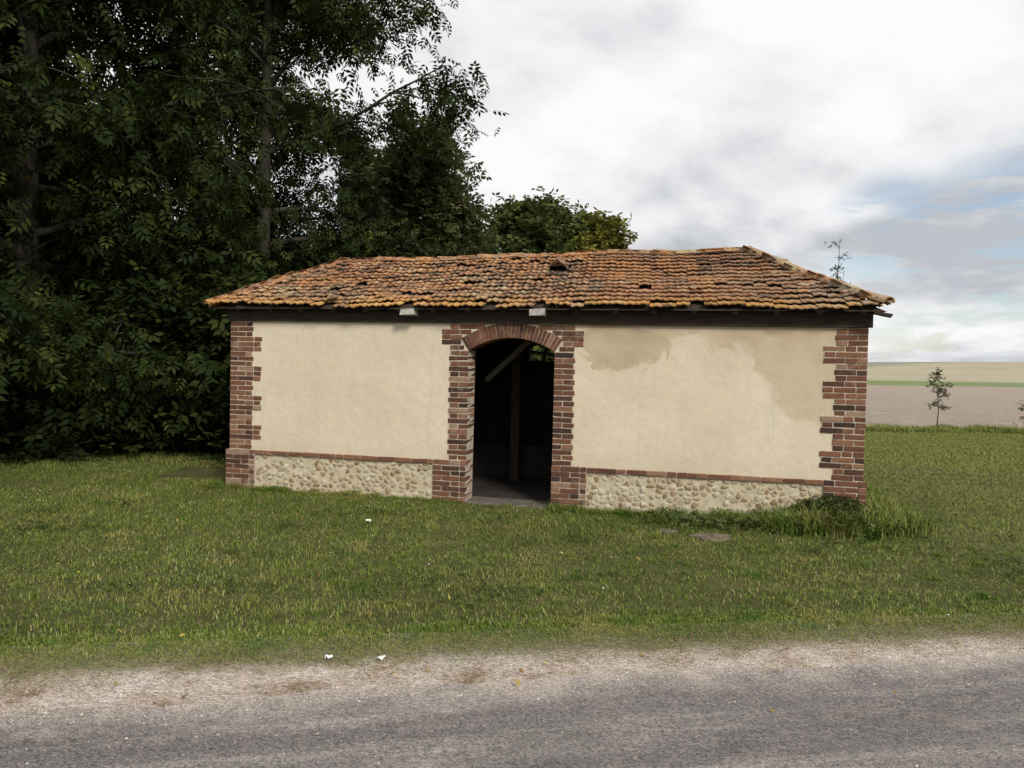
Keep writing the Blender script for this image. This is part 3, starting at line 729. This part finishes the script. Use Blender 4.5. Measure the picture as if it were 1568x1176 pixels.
# ------------------------------------------------------------------ sky / light
sd=Vector((.38,-.74,.60)).normalized(); el=math.asin(sd.z); az=math.atan2(sd.x,sd.y)
W=bpy.data.worlds.new('World'); scene.world=W; W.use_nodes=True
class WT_(NT):
    def __init__(s): s.t=W.node_tree; s.t.nodes.clear(); s.out=s.t.nodes.new('ShaderNodeOutputWorld')
t=WT_()
sky=t.n('ShaderNodeTexSky',sky_type='NISHITA'); sky.sun_disc=False; sky.sun_elevation=el; sky.sun_rotation=az
bg1=t.n('ShaderNodeBackground'); t.l(sky.outputs[0],bg1.inputs[0]); bg1.inputs[1].default_value=.14
g=t.n('ShaderNodeTexCoord').outputs['Generated']
x,y,z=t.sep(g)
dn=t.math('ADD',z,.22); cb_=t.n('ShaderNodeCombineXYZ'); t.l(t.math('DIVIDE',x,dn),cb_.inputs[0]); t.l(t.math('DIVIDE',y,dn),cb_.inputs[1]); cp=cb_.outputs[0]
n1=t.noise(cp,.75,8,.55,.25)
nl=t.noise(t.map(cp,(1,1,1),loc=(.06,.16,0)),.75,4,.5,.25)
def blob(dx,dy,dz,c0,c1):
    d=Vector((dx,dy,dz)).normalized(); vm=t.n('ShaderNodeVectorMath',operation='DOT_PRODUCT'); t.l(g,vm.inputs[0]); vm.inputs[1].default_value=d
    return t.sstep(vm.outputs['Value'],math.cos(R(c0)),math.cos(R(c1)))
v=t.math('ADD',n1,t.math('MULTIPLY',t.math('SUBTRACT',n1,nl),1.3))
v=t.math('SUBTRACT',v,t.math('MULTIPLY',blob(.60,1,.18,8,2),.09))
v=t.math('SUBTRACT',v,t.math('MULTIPLY',blob(.20,1,.27,12,3),.08))
v=t.math('ADD',v,t.math('MULTIPLY',blob(-.05,1,.5,26,6),.09))
v=t.math('ADD',v,t.math('MULTIPLY',blob(.45,1,.42,14,4),.08))
cloud=t.ramp(v,[(.30,(.52,.54,.58)),(.42,(.70,.715,.74)),(.52,(.86,.865,.88)),(.64,(.97,.97,.97))])
n2=t.noise(t.map(g,(1.5,1.5,7)),3.4,7,.62,.3)
m=t.math('MULTIPLY',t.sstep(n2,.46,.56),t.math('MAXIMUM',blob(.72,1,.10,12,5),t.math('MULTIPLY',blob(.52,1,.17,6,2),.8)))
m=t.math('MAXIMUM',m,t.math('MULTIPLY',t.sstep(n1,.58,.46),t.math('MULTIPLY',t.sstep(y,0,-.3),.3)))
bg2=t.n('ShaderNodeBackground'); t.l(cloud,bg2.inputs[0]); bg2.inputs[1].default_value=1.0
mx=t.n('ShaderNodeMixShader'); t.l(t.math('MULTIPLY',m,.7),mx.inputs[0]); t.l(bg2.outputs[0],mx.inputs[1]); t.l(bg1.outputs[0],mx.inputs[2]); t.l(mx.outputs[0],t.out.inputs[0])
sl=bpy.data.lights.new('sun','SUN'); sl.energy=3.0; sl.angle=R(12); sl.color=(1,.965,.90)
so=new_obj('sun',sl); so.rotation_euler=(-sd).to_track_quat('-Z','Y').to_euler(); so.location=(5,-5,20)

# ------------------------------------------------------------------ camera
cd=bpy.data.cameras.new('camera'); cam=new_obj('camera',cd); cd.lens=25.71; cd.sensor_width=36; cd.clip_end=8000
cam.matrix_world=Matrix.Translation((0,0,1.6))@Matrix.Rotation(R(90-1.69),4,'X')@Matrix.Rotation(R(1.3),4,'Z')
scene.camera=cam
scene.view_settings.view_transform='Standard'; scene.view_settings.look='None'; scene.view_settings.exposure=0
print('clumps',cnt)
